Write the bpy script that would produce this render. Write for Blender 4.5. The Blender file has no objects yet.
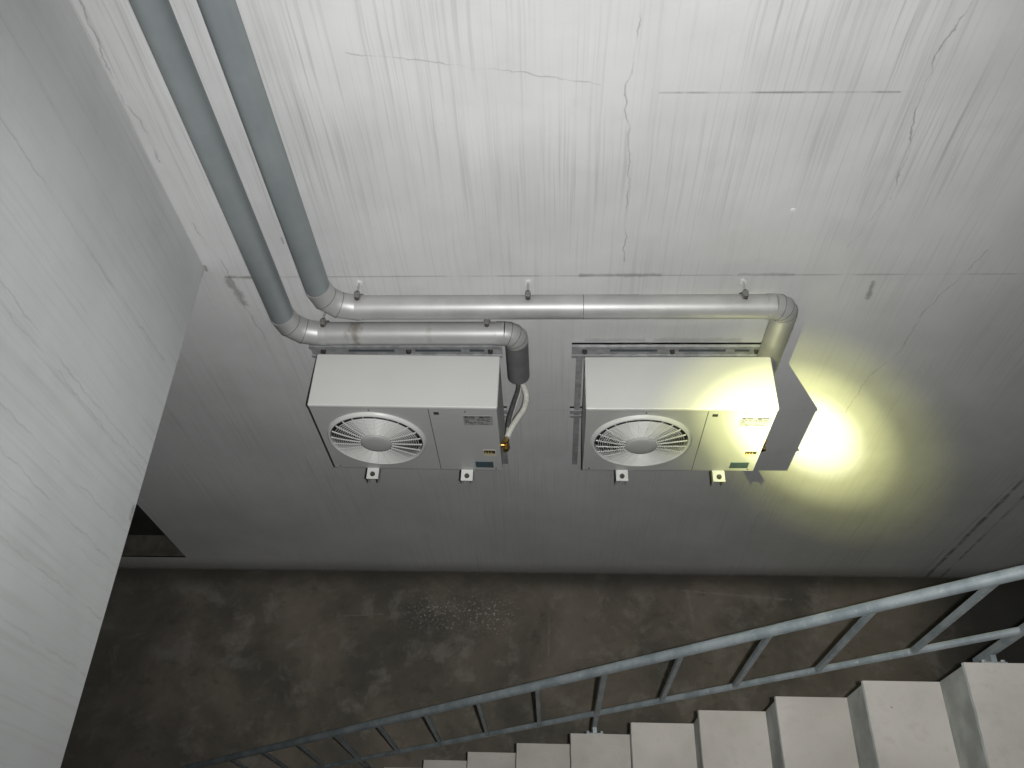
import bpy, bmesh, math, random
from mathutils import Vector, Matrix
random.seed(7)
sc = bpy.context.scene
C = sc.collection
PI = math.pi

# ------------------------------------------------------------------ materials
class NT:
    """tiny helper around a node tree"""
    def __init__(s, mat):
        s.t = mat.node_tree; s.n = s.t.nodes; s.l = s.t.links
    def new(s, ty, **kw):
        n = s.n.new(ty)
        for k, v in kw.items(): setattr(n, k, v)
        return n
    def put(s, sock, v):
        if hasattr(v, 'is_linked') or isinstance(v, bpy.types.NodeSocket): s.l.new(v, sock)
        else: sock.default_value = v
    def m(s, op, a, b=0.0, c=0.0, clamp=False):
        n = s.new('ShaderNodeMath', operation=op, use_clamp=clamp)
        s.put(n.inputs[0], a); s.put(n.inputs[1], b)
        if op in ('MULTIPLY_ADD',): s.put(n.inputs[2], c)
        return n.outputs[0]
    def ramp(s, v, a, b, lo=0.0, hi=1.0, smooth=True):
        n = s.new('ShaderNodeMapRange', interpolation_type='SMOOTHSTEP' if smooth else 'LINEAR')
        s.put(n.inputs[0], v)
        for i, x in enumerate((a, b, lo, hi)): n.inputs[i+1].default_value = x
        return n.outputs[0]
    def comb(s, x, y, z):
        n = s.new('ShaderNodeCombineXYZ')
        for i, v in enumerate((x, y, z)): s.put(n.inputs[i], v)
        return n.outputs[0]
    def noise(s, vec, scale=1.0, detail=3.0, rough=.55, dist=0.0):
        n = s.new('ShaderNodeTexNoise')
        s.l.new(vec, n.inputs['Vector'])
        n.inputs['Scale'].default_value = scale; n.inputs['Detail'].default_value = detail
        n.inputs['Roughness'].default_value = rough; n.inputs['Distortion'].default_value = dist
        return n.outputs[0]
    def mix(s, f, a, b):
        n = s.new('ShaderNodeMix', data_type='RGBA')
        s.put(n.inputs[0], f)
        s.put(n.inputs[6], a if not isinstance(a, tuple) else (*a, 1)); s.put(n.inputs[7], b if not isinstance(b, tuple) else (*b, 1))
        return n.outputs[2]
    def pos(s):
        g = s.new('ShaderNodeNewGeometry'); x = s.new('ShaderNodeSeparateXYZ')
        s.l.new(g.outputs['Position'], x.inputs[0])
        return g.outputs['Position'], x.outputs[0], x.outputs[1], x.outputs[2]

def mat(name, col, rough=.6, metal=0.0, mottle=.08, scale=9.0, bump=0.0, spec=.5):
    m = bpy.data.materials.new(name); m.use_nodes = True
    t = NT(m); b = t.n['Principled BSDF']
    tc = t.new('ShaderNodeTexCoord').outputs['Object']
    f = t.noise(tc, scale, 4)
    lo = tuple(c*(1-mottle) for c in col); hi = tuple(min(1, c*(1+mottle)) for c in col)
    t.put(b.inputs['Base Color'], t.mix(t.ramp(f, .3, .7), lo, hi))
    b.inputs['Roughness'].default_value = rough; b.inputs['Metallic'].default_value = metal
    b.inputs['Specular IOR Level'].default_value = spec
    if bump:
        bn = t.new('ShaderNodeBump'); bn.inputs['Strength'].default_value = bump; bn.inputs['Distance'].default_value = .004
        t.l.new(t.noise(tc, scale*5, 3), bn.inputs['Height']); t.l.new(bn.outputs[0], b.inputs['Normal'])
    return m

def seg_dist(t, P, a, b):
    A = t.new('ShaderNodeVectorMath', operation='SUBTRACT'); t.l.new(P, A.inputs[0]); A.inputs[1].default_value = (a[0], a[1], 0)
    ba = Vector((b[0]-a[0], b[1]-a[1], 0))
    D = t.new('ShaderNodeVectorMath', operation='DOT_PRODUCT'); t.l.new(A.outputs[0], D.inputs[0]); D.inputs[1].default_value = ba
    h = t.m('MULTIPLY', D.outputs['Value'], 1/ba.length_squared, clamp=True)
    S = t.new('ShaderNodeVectorMath', operation='SCALE'); S.inputs[0].default_value = ba; t.l.new(h, S.inputs['Scale'])
    E = t.new('ShaderNodeVectorMath', operation='SUBTRACT'); t.l.new(A.outputs[0], E.inputs[0]); t.l.new(S.outputs[0], E.inputs[1])
    L = t.new('ShaderNodeVectorMath', operation='LENGTH'); t.l.new(E.outputs[0], L.inputs[0])
    return L.outputs['Value']

def wall_material(name, axis, cracks, lines, blots, split_z, streak_top, streak_low, base, seed=0.0, drip_scale=1.0):
    m = bpy.data.materials.new(name); m.use_nodes = True
    t = NT(m); b = t.n['Principled BSDF']
    P, X, Y, Z = t.pos()
    U = X if axis == 'x' else Y
    U = t.m('ADD', U, seed)
    flat = t.comb(U, Z, 0.0)
    big = t.noise(flat, 1.1, 4, .6)
    mid = t.noise(flat, 5.0, 5, .6)
    col = t.mix(t.ramp(big, .3, .7), tuple(c*.90 for c in base), tuple(min(1, c*1.06) for c in base))
    # water runs: noise squeezed in u, stretched in z
    wob = t.m('MULTIPLY', t.noise(t.comb(t.m('MULTIPLY', U, 2.0), t.m('MULTIPLY', Z, 3.0), 3.3), 1, 2), .014)
    Uw = t.m('ADD', U, wob)
    fine = t.noise(t.comb(t.m('MULTIPLY', Uw, 42*drip_scale), t.m('MULTIPLY', Z, .55), 0.0), 1, 2.5, .6)
    thin = t.noise(t.comb(t.m('MULTIPLY', Uw, 100*drip_scale), t.m('MULTIPLY', Z, 1.6), 5.0), 1, 1.5, .5)
    wide = t.noise(t.comb(t.m('MULTIPLY', Uw, 7*drip_scale), t.m('MULTIPLY', Z, .35), 9.0), 1, 3, .55)
    patch = t.ramp(t.noise(t.comb(t.m('MULTIPLY', U, 1.6), t.m('MULTIPLY', Z, .6), 2.0), 1, 2), .34, .62)
    zone = t.ramp(Z, split_z-.05, split_z+1.1, streak_low, streak_top)
    s1 = t.m('MULTIPLY', t.ramp(fine, .50, .74), t.m('MULTIPLY', zone, t.m('ADD', patch, .35)))
    s2 = t.m('MULTIPLY', t.ramp(thin, .50, .74), t.m('MULTIPLY', zone, t.m('ADD', patch, .45)))
    s3 = t.m('MULTIPLY', t.ramp(wide, .52, .80), t.m('MULTIPLY', zone, .55))
    dirt = t.m('ADD', t.m('MULTIPLY', s1, .22), t.m('ADD', t.m('MULTIPLY', s2, .27), t.m('MULTIPLY', s3, .16)))
    col = t.mix(t.m('MINIMUM', dirt, .75), col, (base[0]*.42, base[1]*.40, base[2]*.37))
    col = t.mix(t.m('MULTIPLY', t.ramp(mid, .55, .8), .16), col, tuple(c*.62 for c in base))
    # hairline cracks and joint lines
    jx = t.m('MULTIPLY', t.m('SUBTRACT', t.noise(flat, 14, 4), .5), .04)
    jz = t.m('MULTIPLY', t.m('SUBTRACT', t.noise(t.comb(Z, U, 7.0), 14, 4), .5), .04)
    JP = t.comb(t.m('ADD', U, jx), t.m('ADD', Z, jz), 0.0)
    brk = t.ramp(t.noise(flat, 6.5, 3), .36, .58, .15, 1)
    for poly, w, s in cracks:
        d = None
        for p, q in zip(poly, poly[1:]):
            e = seg_dist(t, JP, (p[0]+seed, p[1]), (q[0]+seed, q[1])); d = e if d is None else t.m('MINIMUM', d, e)
        col = t.mix(t.m('MULTIPLY', t.m('MULTIPLY', t.ramp(d, 0, w*.62, 1, 0), brk), s), col, tuple(c*.34 for c in base))
    for p, q, w, s in lines:          # straight joints, no jitter
        d = seg_dist(t, flat, (p[0]+seed, p[1]), (q[0]+seed, q[1]))
        d = t.m('ADD', d, t.m('MULTIPLY', t.m('SUBTRACT', mid, .5), w*.8))
        col = t.mix(t.m('MULTIPLY', t.m('MULTIPLY', t.ramp(d, 0, w*.75, 1, 0), brk), s), col, tuple(c*.26 for c in base))
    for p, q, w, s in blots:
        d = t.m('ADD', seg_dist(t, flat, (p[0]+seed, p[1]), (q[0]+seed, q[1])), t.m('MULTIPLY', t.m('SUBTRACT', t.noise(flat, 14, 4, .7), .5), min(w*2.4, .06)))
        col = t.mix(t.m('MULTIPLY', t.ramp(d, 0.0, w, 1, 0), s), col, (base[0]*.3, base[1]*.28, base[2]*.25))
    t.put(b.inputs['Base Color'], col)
    b.inputs['Roughness'].default_value = .82; b.inputs['Specular IOR Level'].default_value = .25
    bn = t.new('ShaderNodeBump'); bn.inputs['Strength'].default_value = .25; bn.inputs['Distance'].default_value = .004
    t.l.new(t.noise(flat, 26, 5, .6), bn.inputs['Height']); t.l.new(bn.outputs[0], b.inputs['Normal'])
    return m

cracks = [
    ([(-1.429,4.95),(-1.454,4.647),(-1.462,4.48),(-1.463,4.366),(-1.442,4.293),(-1.447,4.1)], .010, .55),
    ([(-1.44,3.78),(-1.429,3.71),(-1.392,3.546),(-1.385,3.269),(-1.357,3.0)], .009, .4),
    ([(1.35,5.0),(1.249,4.694),(1.200,4.506),(1.211,4.432),(1.212,4.293),(1.247,4.119),(1.262,3.876)], .008, .65),
    ([(1.262,3.95),(1.224,3.76),(1.17,3.60)], .006, .35),
    ([(.264,4.9),(.264,4.505),(.236,4.37),(.263,4.222),(.28,4.038),(.28,3.887),(.293,3.533)], .0075, .55),
    ([(1.74,3.6),(1.626,3.207),(1.623,2.89),(1.541,2.687),(1.522,2.34)], .008, .5),
    ([(-.66,4.55),(-.33,4.50),(-.05,4.455),(.15,4.411)], .007, .5),
]
lines = [((.354,4.377),(1.138,4.367), .009, .7),
         ((-1.41,3.447),(4.2,3.447), .010, .42), ((-.2,2.36),(1.5,2.36), .006, .2),
         ((2.755,-.1),(2.755,3.44), .032, .9), ((2.86,.0),(2.86,2.2), .026, .7), ((2.69,.0),(2.72,1.6), .014, .25)]
blots = [((-1.40,3.43),(-1.38,3.26), .028, .55), ((-1.40,3.447),(-1.30,3.447), .016, .6), ((.12,3.45),(.45,3.45), .016, .55),
         ((.78,3.45),(1.0,3.45), .014, .4), ((1.344,3.40),(1.355,3.29), .016, .6), ((-1.475,3.52),(-1.475,3.49), .014, .7), ((-1.1,3.69),(-1.1,3.66), .006, .5),
         ((-5.0,.0),(4.5,.0), .26, .6), ((-5.0,.0),(4.5,.0), .05, .8), ((.16,2.985),(.42,2.985), .022, .35), ((.48,2.985),(.86,2.985), .026, .35)]  # final entries: dirty shadows above the right bracket rail, put into the colour
M = {}
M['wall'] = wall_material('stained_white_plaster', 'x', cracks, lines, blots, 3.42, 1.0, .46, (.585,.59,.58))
M['side'] = wall_material('stained_side_plaster', 'y', [([(-.57,6.0),(-.56,4.3),(-.548,3.6)], .010, 0.28), ([(-.33,6.0),(-.34,4.2),(-.35,3.9)], .008, 0.17), ([(-.93,4.6),(-.95,4.0),(-.94,3.52)], .010, 0.28), ([(-.98,4.5),(-.99,3.52)], .009, 0.25), ([(-1.2,4.5),(-1.215,3.52)], .008, 0.22), ([(-1.30,4.4),(-1.34,3.52)], .010, 0.28), ([(-1.37,4.3),(-1.38,3.6)], .008, 0.19), ([(-1.50,4.4),(-1.52,3.52)], .009, 0.22), ([(-1.68,4.2),(-1.70,3.52)], .010, 0.19), ([(-.74,4.6),(-.73,3.8)], .008, 0.14)], [], [((-1.16,3.52),(-1.12,3.52), .02, .6), ((-.05,3.505),(0,3.505), .012, .6), ((-2.8,3.50),(-.0,3.50), .010, .35)], 3.4, .36, .36, (.52,.535,.53), seed=11.3, drip_scale=.55)

def floor_material():
    m = bpy.data.materials.new('dirty_concrete_floor'); m.use_nodes = True
    t = NT(m); b = t.n['Principled BSDF']
    P, X, Y, Z = t.pos()
    a = t.noise(P, 1.3, 6, .62, .4); c = t.noise(P, 4.2, 6, .68, .3); d = t.noise(P, 17, 5, .7)
    col = t.mix(t.ramp(a, .32, .68), (.098,.092,.076), (.205,.178,.140))
    col = t.mix(t.m('MULTIPLY', t.ramp(c, .5, .68), .55), col, (.28,.26,.225))
    col = t.mix(t.m('MULTIPLY', t.ramp(c, .44, .30), .55), col, (.075,.072,.060))
    col = t.mix(t.m('MULTIPLY', t.ramp(d, .58, .75), .25), col, (.30,.28,.25))
    # whitish lime specks on a few patches
    sp = t.noise(t.comb(X, Y, 4.0), 46, 3, .7)
    reg = t.ramp(t.m('ADD', seg_dist(t, t.comb(X, Y, 0), (-.95,-.30), (-.40,-.32)), t.m('MULTIPLY', c, .3)), .10, .38, 1, 0)
    col = t.mix(t.m('MULTIPLY', t.m('MULTIPLY', t.ramp(sp, .55, .68), reg), .9), col, (.55,.54,.50))
    # pale scuffs
    for p, q, w in (((-.02,-.30),(-.03,-.62),.018), ((1.0,-.12),(1.02,-.35),.03), ((-1.6,-.35),(-1.25,-.33),.01), ((1.95,-.1),(1.9,-.45),.14), ((.95,-.12),(1.75,-.18),.02)):
        dd = t.m('ADD', seg_dist(t, t.comb(X, Y, 0), p, q), t.m('MULTIPLY', t.m('SUBTRACT', d, .4), w*3))
        col = t.mix(t.m('MULTIPLY', t.ramp(dd, 0, w, 1, 0), .35), col, (.34,.32,.28))
    # darker floor at the right end, the left end and along the wall foot
    dk = t.ramp(t.m('ADD', X, t.m('MULTIPLY', t.m('SUBTRACT', a, .5), .5)), 2.55, 3.05)
    col = t.mix(t.m('MULTIPLY', dk, .9), col, (.045,.045,.042))
    dl = t.ramp(t.m('ADD', X, t.m('MULTIPLY', t.m('SUBTRACT', a, .5), 1.2)), -2.2, -3.3)
    col = t.mix(t.m('MULTIPLY', dl, .45), col, (.07,.07,.066))
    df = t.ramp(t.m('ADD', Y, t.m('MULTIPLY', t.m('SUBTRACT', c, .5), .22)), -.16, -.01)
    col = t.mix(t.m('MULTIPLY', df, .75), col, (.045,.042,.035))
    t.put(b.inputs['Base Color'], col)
    b.inputs['Roughness'].default_value = .85; b.inputs['Specular IOR Level'].default_value = .2
    bn = t.new('ShaderNodeBump'); bn.inputs['Strength'].default_value = .5; bn.inputs['Distance'].default_value = .01
    t.l.new(c, bn.inputs['Height']); t.l.new(bn.outputs[0], b.inputs['Normal'])
    return m
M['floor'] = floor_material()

def tread_material():
    m = bpy.data.materials.new('worn_concrete_tread'); m.use_nodes = True
    t = NT(m); b = t.n['Principled BSDF']
    P, X, Y, Z = t.pos()
    a = t.noise(P, 3.0, 5, .6); c = t.noise(P, 12, 5, .65); d = t.noise(P, 45, 3, .6)
    col = t.mix(t.ramp(a, .3, .7), (.38,.357,.32), (.50,.475,.435))
    col = t.mix(t.m('MULTIPLY', t.ramp(c, .52, .72), .45), col, (.34,.31,.27))
    col = t.mix(t.m('MULTIPLY', t.ramp(d, .62, .75), .15), col, (.30,.28,.26))
    v = t.new('ShaderNodeTexVoronoi'); v.inputs['Scale'].default_value = 7.0; t.l.new(P, v.inputs['Vector'])
    col = t.mix(t.m('MULTIPLY', t.ramp(v.outputs['Distance'], .028, .05, 1, 0), .55), col, (.12,.11,.10))
    t.put(b.inputs['Base Color'], col); b.inputs['Roughness'].default_value = .8; b.inputs['Specular IOR Level'].default_value = .25
    bn = t.new('ShaderNodeBump'); bn.inputs['Strength'].default_value = .2; bn.inputs['Distance'].default_value = .003
    t.l.new(c, bn.inputs['Height']); t.l.new(bn.outputs[0], b.inputs['Normal'])
    return m
M['tread'] = tread_material()
M['riser'] = mat('cement_riser', (.33,.343,.32), .85, 0, .22, 6, .2, .25)
M['slab'] = mat('concrete_waist', (.30,.29,.27), .9, 0, .15, 4, .2, .2)
M['white'] = mat('white_enamel_lit_top', (.55,.555,.53), .38, 0, .02, 3)  # unit white for the lid, lightened because it faces up to the light
M['white_shaded'] = mat('white_enamel_shaded', (.415,.425,.41), .42, 0, .03, 4)  # same unit white for the casing, greyed because its front catches less light
M['grille'] = mat('white_grille_plastic', (.60,.61,.58), .4, 0, .02, 5)
M['hub'] = mat('grille_hub_plastic', (.40,.41,.39), .5, 0, .02, 5)
M['foot'] = mat('white_foot_enamel', (.68,.69,.66), .4, 0, .02, 3)
M['dark'] = mat('interior_shade_black', (.02,.021,.022), .7, 0, .1, 10)
M['blade'] = mat('fan_blade_plastic', (.045,.047,.05), .35, 0, .1, 8)
M['coil'] = mat('condenser_fins', (.035,.037,.04), .4, .5, .2, 60)
M['plate'] = mat('rating_plate_foil', (.30,.31,.29), .45, .1, .06, 30)
M['ink'] = mat('dark_print', (.06,.062,.06), .6)
M['black'] = mat('black_label', (.035,.035,.035), .5)
M['yellow'] = mat('yellow_warning_film', (.50,.33,.06), .5, 0, .08, 40)
M['cream'] = mat('pale_label_film', (.55,.50,.36), .5)
M['navy'] = mat('dark_blue_label', (.055,.085,.10), .4, 0, .1, 50)
M['brass'] = mat('valve_brass', (.62,.40,.12), .25, 1.0, .1, 30)
M['galv'] = mat('galvanised_steel', (.40,.41,.41), .55, .35, .18, 25)
M['slot'] = mat('rail_slot_dark', (.10,.115,.13), .6, .2, .1, 10)
M['bolt'] = mat('rusty_bolt', (.10,.09,.08), .6, .4, .3, 60)
M['rust'] = mat('hanger_steel', (.20,.195,.185), .6, .3, .3, 60)
M['tape'] = mat('white_vinyl_tape', (.58,.57,.51), .5, 0, .1, 60, .3)
M['foam'] = mat('black_foam_sleeve', (.06,.063,.06), .9, 0, .2, 50, .3)

def pipe_material(name, dirt_x=None, lo=(.235,.262,.270), hi=(.275,.300,.308)):
    m = bpy.data.materials.new(name); m.use_nodes = True
    t = NT(m); b = t.n['Principled BSDF']
    P, X, Y, Z = t.pos()
    a = t.noise(P, 5, 5, .6); c = t.noise(P, 30, 4, .7)
    col = t.mix(t.ramp(a, .3, .7), lo, hi)
    col = t.mix(t.m('MULTIPLY', t.ramp(c, .6, .75), .25), col, (.20,.20,.19))
    if dirt_x is not None:
        for x0, w, s in dirt_x:
            d = t.m('ADD', t.m('ABSOLUTE', t.m('SUBTRACT', X, x0)), t.m('MULTIPLY', t.m('SUBTRACT', t.noise(P, 22, 4, .7), .45), w*3.2))
            col = t.mix(t.m('MULTIPLY', t.ramp(d, 0, w, 1, 0), s), col, (.16,.125,.09))
    t.put(b.inputs['Base Color'], col)
    b.inputs['Roughness'].default_value = .46; b.inputs['Metallic'].default_value = .3
    return m
M['pipe'] = pipe_material('grey_pipe_jacket')
M['pipe_dirty'] = pipe_material('aluminium_jacket_stained', [(-.88,.05,.65), (-.55,.02,.25)], (.39,.39,.38), (.45,.45,.44))
M['pipe_dark'] = mat('dark_grey_sleeve', (.15,.155,.155), .5, .1, .1, 20)
M['jacket'] = mat('aluminium_pipe_jacket', (.43,.43,.42), .46, .35, .08, 8)
M['seam'] = mat('pipe_seam', (.16,.16,.155), .6, .1, .1, 20)

def rail_material():
    m = bpy.data.materials.new('galvanised_grey_railing'); m.use_nodes = True
    t = NT(m); b = t.n['Principled BSDF']
    P, X, Y, Z = t.pos()
    a = t.noise(P, 9, 5, .65); c = t.noise(P, 60, 3, .6)
    col = t.mix(t.ramp(a, .35, .65), (.20,.238,.25), (.31,.345,.355))
    col = t.mix(t.m('MULTIPLY', t.ramp(c, .63, .72), .6), col, (.55,.58,.58))
    t.put(b.inputs['Base Color'], col); b.inputs['Roughness'].default_value = .5; b.inputs['Metallic'].default_value = .3
    return m
M['rail'] = rail_material()

# ------------------------------------------------------------------ mesh helpers
def bx(bm, x0, x1, y0, y1, z0, z1, mi=0):
    vs = [bm.verts.new((x, y, z)) for x in (x0, x1) for y in (y0, y1) for z in (z0, z1)]
    for f in ((0,1,3,2),(4,6,7,5),(0,4,5,1),(2,3,7,6),(0,2,6,4),(1,5,7,3)):
        fc = bm.faces.new([vs[i] for i in f]); fc.material_index = mi
    return vs

def tube(bm, pts, r, n=24, cap=True, mi=0, smooth=True):
    """swept round tube through pts; r is a number or one per point"""
    pts = [Vector(p) for p in pts]; rs = r if isinstance(r, (list, tuple)) else [r]*len(pts)
    rings = []; up = None
    for i, p in enumerate(pts):
        if i == 0: d = (pts[1]-p).normalized()
        elif i == len(pts)-1: d = (p-pts[i-1]).normalized()
        else: d = ((pts[i+1]-p).normalized() + (p-pts[i-1]).normalized()).normalized()
        if up is None: up = d.orthogonal().normalized()
        up = (up - d*up.dot(d)).normalized(); sd = d.cross(up)
        k = 1.0
        if 0 < i < len(pts)-1: k = 1.0
        rings.append([bm.verts.new(p + (up*math.cos(2*PI*j/n) + sd*math.sin(2*PI*j/n))*rs[i]*k) for j in range(n)])
    for a, b in zip(rings, rings[1:]):
        for j in range(n):
            f = bm.faces.new((a[j], a[(j+1) % n], b[(j+1) % n], b[j])); f.smooth = smooth; f.material_index = mi
    if cap:
        for rg in (rings[0][::-1], rings[-1]):
            f = bm.faces.new(rg); f.material_index = mi
            for e in f.edges: e.smooth = False
    return rings

def lathe_y(bm, cx, cz, prof, n=64, mi=0, close=False):
    """profile [(radius, y)] turned about the axis through (cx, *, cz) along y"""
    rings = []
    for r, y in prof:
        rings.append([bm.verts.new((cx+r*math.cos(2*PI*j/n), y, cz+r*math.sin(2*PI*j/n))) for j in range(n)])
    seq = list(zip(rings, rings[1:])) + ([(rings[-1], rings[0])] if close else [])
    for a, b in seq:
        for j in range(n):
            f = bm.faces.new((a[j], a[(j+1) % n], b[(j+1) % n], b[j])); f.smooth = True; f.material_index = mi
    return rings

def obj(name, bm, ms, parent=None, bevel=0.0, kind=None, autosmooth=False):
    bmesh.ops.recalc_face_normals(bm, faces=bm.faces)
    if parent is not None:
        bmesh.ops.translate(bm, verts=bm.verts, vec=-parent_origin(parent))
    me = bpy.data.meshes.new(name); bm.to_mesh(me); bm.free()
    for m in (ms if isinstance(ms, (list, tuple)) else [ms]): me.materials.append(M[m])
    o = bpy.data.objects.new(name, me); C.objects.link(o)
    if parent is not None: o.parent = parent
    if bevel:
        md = o.modifiers.new('bevel', 'BEVEL'); md.width = bevel; md.segments = 3; md.limit_method = 'ANGLE'; md.angle_limit = .6
        for p in me.polygons: p.use_smooth = True
        w = o.modifiers.new('wn', 'WEIGHTED_NORMAL'); w.keep_sharp = True
    if kind: o['kind'] = kind
    return o

def parent_origin(p):
    v = Vector((0, 0, 0))
    while p is not None:
        v += p.location; p = p.parent
    return v

def thing(name, label, cat, loc=(0, 0, 0), group=None):
    o = bpy.data.objects.new(name, None); C.objects.link(o); o.location = loc; o.empty_display_size = .1
    o['label'] = label; o['category'] = cat
    if group: o['group'] = group
    return o
def tag(o, label, cat, group=None):
    o['label'] = label; o['category'] = cat
    if group: o['group'] = group
    return o
NB = bmesh.new

# ------------------------------------------------------------------ the setting
XL = -1.480; ZL = 3.504                    # face and lower edge of the hanging side wall
bm = NB()                                   # back wall with a niche low on the left
NX0, NX1, NZ0, NZ1, ND = -3.95, -2.727, .262, 2.2, .165
bx(bm, -5.6, NX0, 0, .25, -.1, 9.2); bx(bm, NX1, 5.2, 0, .25, -.1, 9.2)
bx(bm, NX0, NX1, 0, .25, NZ1, 9.2); bx(bm, NX0, NX1, 0, .25, -.1, NZ0)
bmesh.ops.remove_doubles(bm, verts=bm.verts, dist=1e-5)
obj('wall_back', bm, 'wall', kind='structure')
bm = NB(); bx(bm, NX0-.02, NX1+.02, ND, ND+.05, NZ0, NZ1)
bx(bm, NX0+.06, NX1-.08, ND-.012, ND, NZ0+.10, NZ1-.1)
M['door'] = mat('dark_metal_door', (.035,.036,.034), .6, .1, .2, 6)
obj('door_1', bm, 'door', kind='structure')
bm = NB(); bx(bm, NX0, NX1, -.0, ND, NZ0-.02, NZ0+.002)
M['sill'] = mat('dusty_brown_sill', (.085,.078,.064), .9, 0, .25, 12)
obj('trim_1', bm, 'sill', kind='structure')
bm = NB(); bx(bm, -5.6, 5.2, -4.6, .25, -.2, 0)
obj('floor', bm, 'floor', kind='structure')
bm = NB(); bx(bm, XL-.24, XL, -4.6, 0, ZL, 9.2)
obj('wall_left', bm, 'side', kind='structure', bevel=.004)

# ------------------------------------------------------------------ staircase
T, RR, SX, SZ, SY = .2775, .2680, -.7473, .9050, -1.4816
SYE = -3.35
st = thing('staircase', 'flight of bare concrete steps climbing to the right inside the grey railing', 'staircase', (SX-3*T, SY, 0))
for k in range(-3, 15):
    x0 = SX+k*T; x1 = x0+T+.03; z1 = SZ+k*RR; z0 = z1-RR
    bm = NB(); n = 44; rows = []
    for i in range(n+1):
        y = SY+(SYE-SY)*i/n
        j = random.uniform(-.0012, .0012)
        if random.random() < .05: j += random.uniform(.002, .007)
        e = 0 if 0 < i < n else 0
        rows.append([bm.verts.new(v) for v in ((x0+.020+e, y, z0), (x0+.020, y, z1-.034), (x0+.003+j, y, z1-.010), (x0+.007+j, y, z1), (x1, y, z1), (x1, y, z0))])
    for a, b in zip(rows, rows[1:]):
        for q in range(6):
            f = bm.faces.new((a[q], a[(q+1) % 6], b[(q+1) % 6], b[q])); f.material_index = {0: 1, 1: 1, 2: 1, 3: 0, 4: 1, 5: 1}[q]
    bm.faces.new(rows[0]).material_index = 1; bm.faces.new(rows[-1][::-1]).material_index = 1
    obj('step', bm, ['tread', 'riser'], st)
bm = NB()                                    # sloping waist slab under the steps
xa, xb = SX-2.4*T, SX+15*T
za = SZ-2.4*RR-RR; zb_ = SZ+15*RR-RR
pf = [(xa, 0.0), (xa, za-.10), (xb, zb_-.10), (xb, zb_-.44), (xa+.34, 0.0)]
A = [bm.verts.new((x, SY-.004, z)) for x, z in pf]; B = [bm.verts.new((x, SYE+.004, z)) for x, z in pf]
bm.faces.new(A); bm.faces.new(B[::-1])
for i in range(5): bm.faces.new((A[i], A[(i+1) % 5], B[(i+1) % 5], B[i]))
obj('waist_slab', bm, 'slab', st)

# ------------------------------------------------------------------ stair railing
RY, RZ, RB, BX = -1.4339, 2.6318, 1.9377, .2126
rl = thing('stair_railing', 'blue-grey galvanised steel railing sloping along the edge of the concrete steps', 'railing', (BX, RY, 0))
zr = lambda x: RZ+(x-BX)/T*RR
zbm = lambda x: RB+(x-BX)/T*RR
bm = NB(); xs = BX-9.68*T
tube(bm, [(xs, RY, max(.03, zr(xs))+.062), (BX+11*T, RY, zr(BX+11*T)+.062)], .0195, 20)
obj('handrail', bm, 'rail', rl)
bm = NB(); xs = BX-7.1*T
tube(bm, [(xs, RY, zbm(xs)), (BX+11*T, RY, zbm(BX+11*T))], .0135, 14)
obj('bottom_rail', bm, 'rail', rl)
for k in range(-8, 11):
    x = BX+k*T
    post = k in (-5, 0, 5, 10)
    h = .0125 if post else .0098
    z0 = max(0.0, zbm(x)-.012) if not post else max(0.0, SZ+(k+3)*RR-.16)
    if k == -5: z0 = 0.0
    bm = NB(); bx(bm, x-h, x+h, RY-h, RY+h, z0, zr(x)+.045)
    p = obj('post' if post else 'baluster', bm, 'rail', rl, bevel=.003)
    if post and k >= 0:
        bm = NB(); zt = SZ+(k+3)*RR
        bx(bm, x-.040, x+.040, SY+.0005, SY+.007, zt-.13, zt-.01)
        bx(bm, x-.010, x+.010, SY+.007, RY-h, zt-.10, zt-.02)
        o = obj('fixing_plate', bm, 'rail', rl)
        for dx in (-.034, .034):
            bm = NB(); tube(bm, [(x+dx, SY+.007, zt-.03), (x+dx, SY+.018, zt-.03)], .008, 6, smooth=False)
            b_ = obj('bolt', bm, 'galv', rl)

# ------------------------------------------------------------------ condensing units
G, DEP, ZT, ZB = .160, .2691, 3.0791, 2.507
YF, YB = -(G+DEP), -G

def circ_panel(bm, x0, x1, z0, z1, y, cx, cz, r, mi=0, n=96):
    angs = [2*PI*j/n for j in range(n)]
    corners = [math.atan2(z-cz, x-cx) % (2*PI) for x in (x0, x1) for z in (z0, z1)]
    for c in corners:
        i = min(range(n), key=lambda i: abs(((angs[i]-c+PI) % (2*PI))-PI)); angs[i] = c
    inner, outer = [], []
    for a in angs:
        c, s = math.cos(a), math.sin(a)
        tt = min([(x1-cx)/c if c > 1e-9 else 9e9, (x0-cx)/c if c < -1e-9 else 9e9, (z1-cz)/s if s > 1e-9 else 9e9, (z0-cz)/s if s < -1e-9 else 9e9])
        inner.append(bm.verts.new((cx+r*c, y, cz+r*s))); outer.append(bm.verts.new((cx+tt*c, y, cz+tt*s)))
    for j in range(n):
        bm.faces.new((inner[j], inner[(j+1) % n], outer[(j+1) % n], outer[j])).material_index = mi
    return inner, outer

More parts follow.
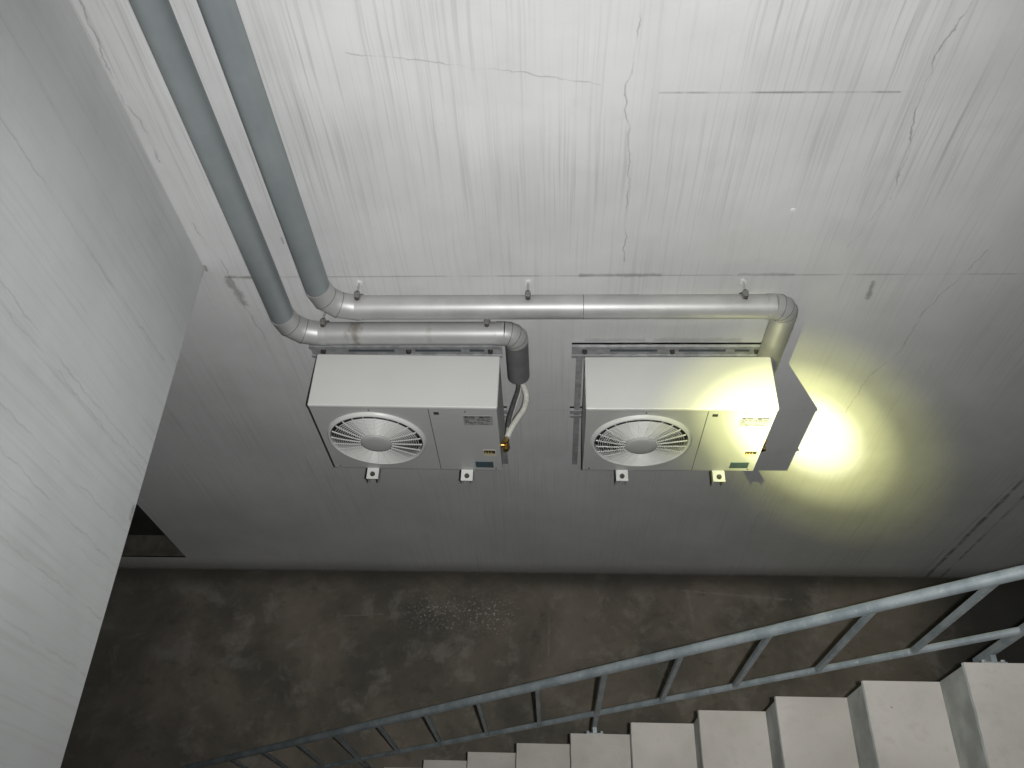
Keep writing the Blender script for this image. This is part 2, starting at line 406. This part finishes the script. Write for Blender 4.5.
def make_unit(x0, x1, label):
    t = thing('condenser_unit', label, 'air conditioner', ((x0+x1)/2, (YF+YB)/2, ZB), 'outdoor condensers on the wall')
    cx, cz, R = x0+.256, 2.794, .2235
    W = x1-x0
    # casing: five thin sheets and a pierced front
    bm = NB()
    inner, outer = circ_panel(bm, x0, x1, ZB, ZT-.012, YF, cx, cz, R-.011)
    back = [bm.verts.new((v.co.x, YB, v.co.z)) for v in outer]; n = len(outer)
    for j in range(n): bm.faces.new((outer[j], outer[(j+1) % n], back[(j+1) % n], back[j]))
    bm.faces.new(back)
    deep = [bm.verts.new((v.co.x, YF+.012, v.co.z)) for v in inner]
    for j in range(n): bm.faces.new((inner[j], inner[(j+1) % n], deep[(j+1) % n], deep[j]))
    obj('casing', bm, 'white_shaded', t)
    bm = NB(); bx(bm, x0-.004, x1+.004, YF-.004, YB+.002, ZT-.022, ZT)
    obj('top_cover', bm, 'white', t, bevel=.007)
    # black shroud added to give the shade inside the casing; fins behind the opening
    bm = NB(); lathe_y(bm, cx, cz, [(R-.016, YF+.012), (R-.022, YF+.10)], 64)
    obj('fan_shroud', bm, 'dark', t)
    bm = NB(); lathe_y(bm, cx, cz, [(R-.022, YF+.10), (.001, YF+.102)], 64)
    obj('coil', bm, 'coil', t)
    # fan
    bm = NB()
    for b in range(3):
        a0 = 2*PI*b/3+.35
        rows = []
        for i in range(9):
            f = i/8; a = a0+f*1.35
            rows.append([bm.verts.new((cx+r*math.cos(a+.5*(r/.19)), YF+.032+.038*f, cz+r*math.sin(a+.5*(r/.19)))) for r in (.045, .09, .14, .188)])
        for p, q in zip(rows, rows[1:]):
            for j in range(3):
                fc = bm.faces.new((p[j], p[j+1], q[j+1], q[j])); fc.smooth = True
    tube(bm, [(cx, YF+.022, cz), (cx, YF+.075, cz)], .05, 28)
    obj('fan', bm, 'blade', t)
    # grille: raised collar, concentric rings, spokes, hub
    bm = NB()
    lathe_y(bm, cx, cz, [(R+.006, YF-.0003), (R+.003, YF-.008), (R-.003, YF-.015), (R-.009, YF-.017), (R-.011, YF-.014), (R-.011, YF+.004)], 96)
    obj('grille_collar', bm, 'grille', t)
    dome = lambda r: YF-.016-.014*(1-(r/R)**2)
    bm = NB(); r = R-.029
    while r > .075:
        y = dome(r)
        lathe_y(bm, cx, cz, [(r-.0007, y), (r+.0007, y), (r+.0007, y+.0088), (r-.0007, y+.0088)], 72, close=True)
        r -= .0102
    obj('grille_rings', bm, 'grille', t)
    bm = NB()
    for s in range(24):
        a = 2*PI*(s+.5)/24; c, sn = math.cos(a), math.sin(a); w = .0011
        prev = None
        for i in range(9):
            rr = .066+(R-.015-.066)*i/8; y = dome(rr)+.0020
            # spokes sweep slightly round the hub
            aa = a+.05*(1-i/8); cc, ss = math.cos(aa), math.sin(aa)
            px, pz = cx+rr*cc, cz+rr*ss
            ring = [bm.verts.new((px+ss*w*e, y+d, pz-cc*w*e)) for e, d in ((-1, 0), (1, 0), (1, .006), (-1, .006))]
            if prev:
                for j in range(4): bm.faces.new((prev[j], prev[(j+1) % 4], ring[(j+1) % 4], ring[j]))
            else: bm.faces.new(ring)
            prev = ring
        bm.faces.new(prev)
    obj('grille_spokes', bm, 'grille', t)
    bm = NB()
    lathe_y(bm, cx, cz, [(.0005, dome(0)-.007), (.045, dome(.05)-.006), (.066, dome(.07)-.004), (.072, dome(.07)), (.072, dome(.07)+.008)], 48)
    obj('grille_hub', bm, 'hub', t)
    # seam between fan panel and service panel
    xs = x0+.524
    bm = NB(); bx(bm, xs-.0016, xs+.0016, YF-.0012, YF+.001, ZB+.004, ZT-.024)
    obj('panel_seam', bm, 'slot', t)
    # small grip hole
    bm = NB(); bx(bm, x0+.545, x0+.568, YF-.0035, YF+.001, 3.014, 3.033)
    obj('latch', bm, 'black', t, bevel=.0015)
    # rating plate with unreadable printing
    bm = NB(); a, b = x0+.672, x0+.802
    bx(bm, a, b, YF-.0018, YF+.0005, 2.930, 3.008)
    p = obj('rating_plate', bm, 'plate', t)
    bm = NB()
    bx(bm, a+.006, a+.022, YF-.0028, YF-.0017, 2.992, 3.003); bx(bm, a+.026, a+.052, YF-.0028, YF-.0017, 2.994, 3.002)
    bx(bm, a+.072, a+.090, YF-.0028, YF-.0017, 2.990, 3.004); bx(bm, a+.092, a+.120, YF-.0028, YF-.0017, 2.996, 3.004)
    rnd = random.Random(3)
    for i in range(5):
        z = 2.981-i*.0105; x = a+.006
        while x < b-.018:
            w = rnd.uniform(.006, .02)
            if rnd.random() < .62: bx(bm, x, min(x+w, b-.005), YF-.0026, YF-.0017, z, z+.0042)
            x += w+.004
    obj('print', bm, 'ink', p)
    # black and yellow warning sticker
    bm = NB(); a = x0+.742
    bx(bm, a, a+.060, YF-.0018, YF+.0005, 2.652, 2.706)
    w_ = obj('warning_sticker', bm, 'cream', t)
    bm = NB(); bx(bm, a+.004, a+.056, YF-.0026, YF-.0017, 2.676, 2.704)
    w2 = obj('sticker_band', bm, 'black', w_)
    bm = NB()
    for q in (.007, .020, .033):
        v = [bm.verts.new(c) for c in ((a+q, YF-.0032, 2.678), (a+q+.010, YF-.0032, 2.678), (a+q+.005, YF-.0032, 2.698))]
        bm.faces.new(v)
    obj('warning_triangles', bm, 'yellow', w_)
    bm = NB(); bx(bm, x0+.697, x0+.783, YF-.002, YF+.0005, 2.537, 2.592)
    obj('blue_sticker', bm, 'navy', t)
    # screws
    for sx_, sz_ in ((x0+.26, 3.040), (x0+.685, 3.040), (x0+.03, 2.525), (x1-.03, 2.525)):
        bm = NB(); tube(bm, [(sx_, YF-.003, sz_), (sx_, YF+.001, sz_)], .0035, 10); obj('screw', bm, 'bolt', t)
    # tab feet resting on the bracket arms
    for fx in (x0+.189, x0+.652):
        bm = NB(); bx(bm, fx-.029, fx+.029, YF-.058, YF+.03, ZB-.007, ZB-.0005)
        f = obj('mounting_foot', bm, 'foot', t, bevel=.002)
        bm = NB(); tube(bm, [(fx, YF-.034, ZB-.001), (fx, YF-.034, ZB+.012)], .0095, 6, smooth=False)
        tube(bm, [(fx, YF-.034, ZB-.001), (fx, YF-.034, ZB+.002)], .0125, 16)
        obj('foot_bolt', bm, 'bolt', f)
    # brass service valves low on the right flank
    for i, (vy, vz) in enumerate(((-.378, 2.665), (-.330, 2.60))):
        bm = NB(); xx = x1
        tube(bm, [(xx, vy, vz), (xx+.028, vy, vz)], .011, 12)
        tube(bm, [(xx+.022, vy, vz-.030), (xx+.022, vy, vz+.030)], .0095, 12)
        tube(bm, [(xx+.022, vy, vz-.044), (xx+.022, vy, vz-.026)], .014, 6, smooth=False)
        tube(bm, [(xx+.022, vy, vz+.026), (xx+.022, vy, vz+.046)], .013, 6, smooth=False)
        tube(bm, [(xx+.022, vy, vz), (xx+.022, vy-.026, vz)], .013, 6, smooth=False)
        obj('service_valve', bm, 'brass', t)
    return t
XL0, XL1, XR0, XR1 = -1.0662, -.2426, .1460, .9624
lu = make_unit(XL0, XL1, 'white wall-mounted condenser under the shorter pipe, with loose white cable at its flank')
lu.scale = (1, 1, 1.026); lu.rotation_euler = (0, .003, -.013)          # hung a touch out of true
make_unit(XR0, XR1, 'white wall-mounted condenser on the right, its corner lit by yellow torchlight')

# ------------------------------------------------------------------ wall brackets
def make_bracket(xa, x0, label):
    t = thing('wall_bracket', label, 'bracket', (xa+.46, 0, 2.4), 'steel wall brackets')
    xb = xa+.915
    for nm, z0, z1 in (('top_rail', 2.880, 2.968), ('lower_rail', 2.330, 2.400)):
        bm = NB()
        yb = -.002
        bx(bm, xa, xb, -.012, yb, z0, z1)                    # web
        bx(bm, xa, xb, -.028, yb, z1-.005, z1); bx(bm, xa, xb, -.028, yb, z0, z0+.005)
        bx(bm, xa, xb, -.028, -.024, z1-.018, z1-.004); bx(bm, xa, xb, -.028, -.024, z0+.004, z0+.018)
        r = obj(nm, bm, 'galv', t)
        if nm == 'top_rail':
            bm = NB()
            for a, b in ((.18, .40), (.50, .72), (.76,.83)): bx(bm, xa+a, xa+b, -.0135, -.0125, z0+.032, z1-.032)
            obj('rail_slots', bm, 'slot', r)
            for bx_ in (.06, .47, .86):
                bm = NB(); tube(bm, [(xa+bx_, -.0126, 2.924), (xa+bx_, -.030, 2.924)], .0125, 6, smooth=False)
                obj('rail_bolt', bm, 'bolt', r)
    for xx in (xa+.022, xb-.048):
        bm = NB(); bx(bm, xx, xx+.030, -.026, -.0125, 1.80, 2.8795)
        obj('upright', bm, 'galv', t, bevel=.002)
    for fx in (x0+.189, x0+.652):
        bm = NB(); zt = ZB-.0075
        bx(bm, fx-.026, fx+.026, YF-.052, -.012, zt-.004, zt)
        bx(bm, fx-.026, fx-.022, YF-.052, -.012, zt-.045, zt); bx(bm, fx+.022, fx+.026, YF-.052, -.012, zt-.045, zt)
        bx(bm, fx-.026, fx+.026, -.040, -.0285, 2.31, zt)
        bx(bm, fx-.002, fx+.002, -.20, -.040, 2.40, zt-.004)
        obj('arm', bm, 'galv', t)
    return t
make_bracket(-1.155, XL0, 'grey slotted steel bracket rail holding the condenser under the shorter pipe')
make_bracket(.090, XR0, 'grey steel bracket with uprights carrying the torchlit condenser')

# ------------------------------------------------------------------ insulated pipes
PR, PY = .0525, -.085
def elbow(name, c, R, a0, a1, ng, parent, r=PR+.0025):
    """gored elbow in the xz plane about centre c from angle a0 to a1"""
    bm = NB(); pts = []
    for i in range(ng+1):
        a = a0+(a1-a0)*i/ng
        pts.append((c[0]+R*math.cos(a), PY, c[1]+R*math.sin(a)))
    tube(bm, pts, [r/math.cos(abs(a1-a0)/ng/2) if 0 < i < ng else r for i in range(ng+1)], 32)
    for e in bm.edges:
        if len(e.link_faces) == 2 and e.calc_face_angle(0) > .25: e.smooth = False
    o = obj(name, bm, 'jacket', parent)
    for i in range(1, ng):
        p = Vector(pts[i]); a = a0+(a1-a0)*i/ng
        d = Vector((-math.sin(a), 0, math.cos(a)))*(1 if a1 > a0 else -1)
        bm = NB(); tube(bm, [p-d*.0016, p+d*.0016], r/math.cos(abs(a1-a0)/ng/2)+.0008, 32)
        obj('elbow_seam', bm, 'seam', o)
    return o
def section(name, a, b, parent, m='pipe', r=PR):
    bm = NB(); tube(bm, [a, b], r, 40); return obj(name, bm, m, parent)
def collar(p, d, parent, L=.03, r=PR+.004, m='jacket'):
    p = Vector(p); d = Vector(d)
    bm = NB(); tube(bm, [p-d*L/2, p+d*L/2], r, 40); o = obj('collar', bm, m, parent)
    return o
def run(xv, zh, xe, zend, label, hm, seams, dark_end):
    t = thing('insulated_pipe', label, 'pipe', (xv, PY, zh), 'grey insulated pipes')
    R1, R2 = .135, .058
    section('riser_section', (xv, PY, 8.6), (xv, PY, zh+R1), t)
    elbow('elbow', (xv+R1, zh+R1), R1, PI, 1.5*PI, 3, t)
    section('level_section', (xv+R1, PY, zh), (xe-R2, PY, zh), t, hm)
    elbow('elbow', (xe-R2, zh-R2), R2, PI/2, 0, 4, t, PR+.002)
    section('drop_section', (xe, PY, zh-R2), (xe, PY, zend), t, 'pipe_dark' if dark_end else 'jacket')
    collar((xe-R2-.012, PY, zh), (1, 0, 0), t, .034, PR+.0022)
    collar((xv+R1+.018, PY, zh), (1, 0, 0), t, .036, PR+.0027)
    for s in seams:
        bm = NB(); tube(bm, [(s-.0016, PY, zh), (s+.0016, PY, zh)], PR+.0008, 40); obj('joint_line', bm, 'seam', t)
    return t
short_run = run(-1.187, 3.154, -.163, 2.815, 'shorter grey pipe bending above the condenser and ending in a dark sleeve', 'pipe_dirty', (), True)
long_run = run(-.987, 3.343, .990, 2.84, 'longer grey pipe running to the torchlit condenser and turning down there', 'jacket', (.129,), False)

# a torn black gap under the longer pipe's elbow collar
bm = NB(); rows = []
for i in range(7):
    a = math.radians(22+i*9); h_ = .0015+.0165*i/6
    rows.append([bm.verts.new((-.842+e, PY-(PR+.0034)*math.cos(a), 3.343-(PR+.0034)*math.sin(a))) for e in (-h_*1.3, h_)])
for p, q in zip(rows, rows[1:]): bm.faces.new((p[0], p[1], q[1], q[0]))
obj('torn_joint', bm, 'black', long_run)
def hanger(x, z, label):
    t = thing('pipe_hanger', label, 'pipe clamp', (x, 0, z), 'pipe hangers above the pipes')
    bm = NB()                                    # half ring behind the pipe
    n = 18; rr = (PR+.0045, PR+.0075); rows = []
    for i in range(n+1):
        a = PI*.48-PI*.98*i/n
        rows.append([bm.verts.new((x+e, PY+r*math.cos(a), z+r*math.sin(a))) for r, e in ((rr[0], -.011), (rr[1], -.011), (rr[1], .011), (rr[0], .011))])
    for p, q in zip(rows, rows[1:]):
        for j in range(4): bm.faces.new((p[j], p[(j+1) % 4], q[(j+1) % 4], q[j]))
    bm.faces.new(rows[0]); bm.faces.new(rows[-1][::-1])
    obj('clamp_band', bm, 'rust', t)
    bm = NB(); bx(bm, x-.011, x+.011, PY-.006, PY+.022, z+PR+.003, z+PR+.030)
    obj('clamp_lug', bm, 'rust', t, bevel=.003)
    bm = NB(); tube(bm, [(x, PY-.012, z+PR+.018), (x, PY+.030, z+PR+.018)], .009, 6, smooth=False)
    obj('nut', bm, 'bolt', t)
    bm = NB(); tube(bm, [(x, PY+.022, z+PR+.018), (x, -.002, z+PR+.014)], .0048, 8)
    obj('threaded_rod', bm, 'galv', t)
    bm = NB(); tube(bm, [(x, -.008, z+PR+.014), (x, -.0005, z+PR+.014)], .014, 14)
    obj('wall_plug', bm, 'foot', t)
hanger(-.833, 3.343, 'small steel pipe clamp next to the longer pipe\'s left elbow')
hanger(-.105, 3.343, 'small steel pipe clamp on the longer pipe, middle of its three')
hanger(.803, 3.343, 'small steel pipe clamp on the longer pipe above the torchlit condenser')
hanger(-1.022, 3.154, 'small steel pipe clamp at the left end of the shorter pipe')
hanger(-.291, 3.154, 'small steel pipe clamp at the right end of the shorter pipe')

# ------------------------------------------------------------------ cables under the short pipe
def smooth_path(pts, n=8):
    P = [Vector(p) for p in pts]; P = [P[0]*2-P[1]]+P+[P[-1]*2-P[-2]]; out = []
    for i in range(1, len(P)-2):
        for k in range(n):
            t_ = k/n; a, b, c, d = P[i-1], P[i], P[i+1], P[i+2]
            out.append(.5*((2*b)+(-a+c)*t_+(2*a-5*b+4*c-d)*t_*t_+(-a+3*b-3*c+d)*t_**3))
    out.append(P[-2]); return out
bm = NB()
tube(bm, smooth_path([(-.149,-.085,2.83), (-.147,-.088,2.76), (-.128,-.125,2.700), (-.138,-.200,2.70), (-.172,-.270,2.712), (-.198,-.325,2.715), (-.214,-.366,2.710)]), .0150, 14)
obj('taped_cable', bm, 'tape', short_run)['label'] = 'white taped cable'
bm = NB()
tube(bm, smooth_path([(-.176,-.085,2.83), (-.166,-.105,2.745), (-.186,-.190,2.735), (-.206,-.258,2.712), (-.213,-.300,2.690)]), .0105, 12)
obj('foam_sleeve', bm, 'foam', short_run)['label'] = 'black foam-sleeved tube'
bm = NB()
tube(bm, smooth_path([(-.163,-.070,2.83), (-.158,-.085,2.72), (-.178,-.150,2.68), (-.205,-.24,2.66), (-.222,-.315,2.640)]), .008, 10)
obj('drain_hose', bm, 'tape', short_run)['label'] = 'thin white hose'
# a little white plaster dab on the upper wall
bm = NB(); bmesh.ops.create_uvsphere(bm, u_segments=12, v_segments=8, radius=.011)
bmesh.ops.scale(bm, verts=bm.verts, vec=(1, .35, 1)); bmesh.ops.translate(bm, verts=bm.verts, vec=(.915, -.001, 3.827))
tag(obj('wall_plug', bm, 'foot'), 'tiny white plug set in the upper wall, right of the long crack', 'wall plug')

# ------------------------------------------------------------------ camera
cam = bpy.data.cameras.new('camera'); co = bpy.data.objects.new('camera', cam); C.objects.link(co)
cam.sensor_width = 36; cam.lens = 870.03/1024*36; cam.clip_start = .02; cam.clip_end = 60
rt = Vector((.99890479, .02692925, -.03826262)); up = Vector((-.00158714, .83680045, .5475057)); fw = Vector((-.0467621, .54684534, -.83592672))
Rm = Matrix((rt, up, -fw)).transposed()
co.matrix_world = Matrix.Translation((0, -2.4, 6.2796)) @ Rm.to_4x4()
sc.camera = co

# ------------------------------------------------------------------ lights
def aim(o, p, q):
    d = (Vector(q)-Vector(p)).normalized(); o.location = p; o.rotation_euler = d.to_track_quat('-Z', 'Y').to_euler()
fl = bpy.data.lights.new('camera_flash', 'SPOT'); fo = bpy.data.objects.new('camera_flash', fl); C.objects.link(fo)
fp = Vector((0, -2.4, 6.2796))+rt*.052+up*.006-fw*.0
aim(fo, fp, fp+fw*3+up*.12+rt*.15)
fl.energy = 475; fl.shadow_soft_size = .010; fl.spot_size = math.radians(112); fl.spot_blend = 1.0; fl.color = (1, 1, 1)
TP = (-.965, -2.462, 6.379)
def torch(name, e, deg, blend, col, tgt):
    l = bpy.data.lights.new(name, 'SPOT'); o = bpy.data.objects.new(name, l); C.objects.link(o)
    aim(o, TP, tgt); l.energy = e; l.spot_size = math.radians(deg); l.spot_blend = blend; l.shadow_soft_size = .012; l.color = col
torch('torch_core', 5000, 5.6, 1.0, (1, .98, .70), (1.42, 0, 2.10))
torch('torch_beam', 2900, 9.2, 1.0, (1, 1, .45), (1.42, 0, 2.10))
torch('torch_spill', 850, 14.0, 1.0, (.97, 1, .22), (1.44, 0, 2.09))
torch('torch_outer_spill', 60, 24.0, 1.0, (.97, 1, .4), (1.44, 0, 2.08))

w = bpy.data.worlds.new('world'); sc.world = w; w.use_nodes = True
w.node_tree.nodes['Background'].inputs[0].default_value = (.9, .95, 1, 1); w.node_tree.nodes['Background'].inputs[1].default_value = .006
sc.view_settings.view_transform = 'Standard'; sc.view_settings.look = 'None'; sc.view_settings.gamma = 1; sc.view_settings.use_curve_mapping = False
sc.view_settings.exposure = 0
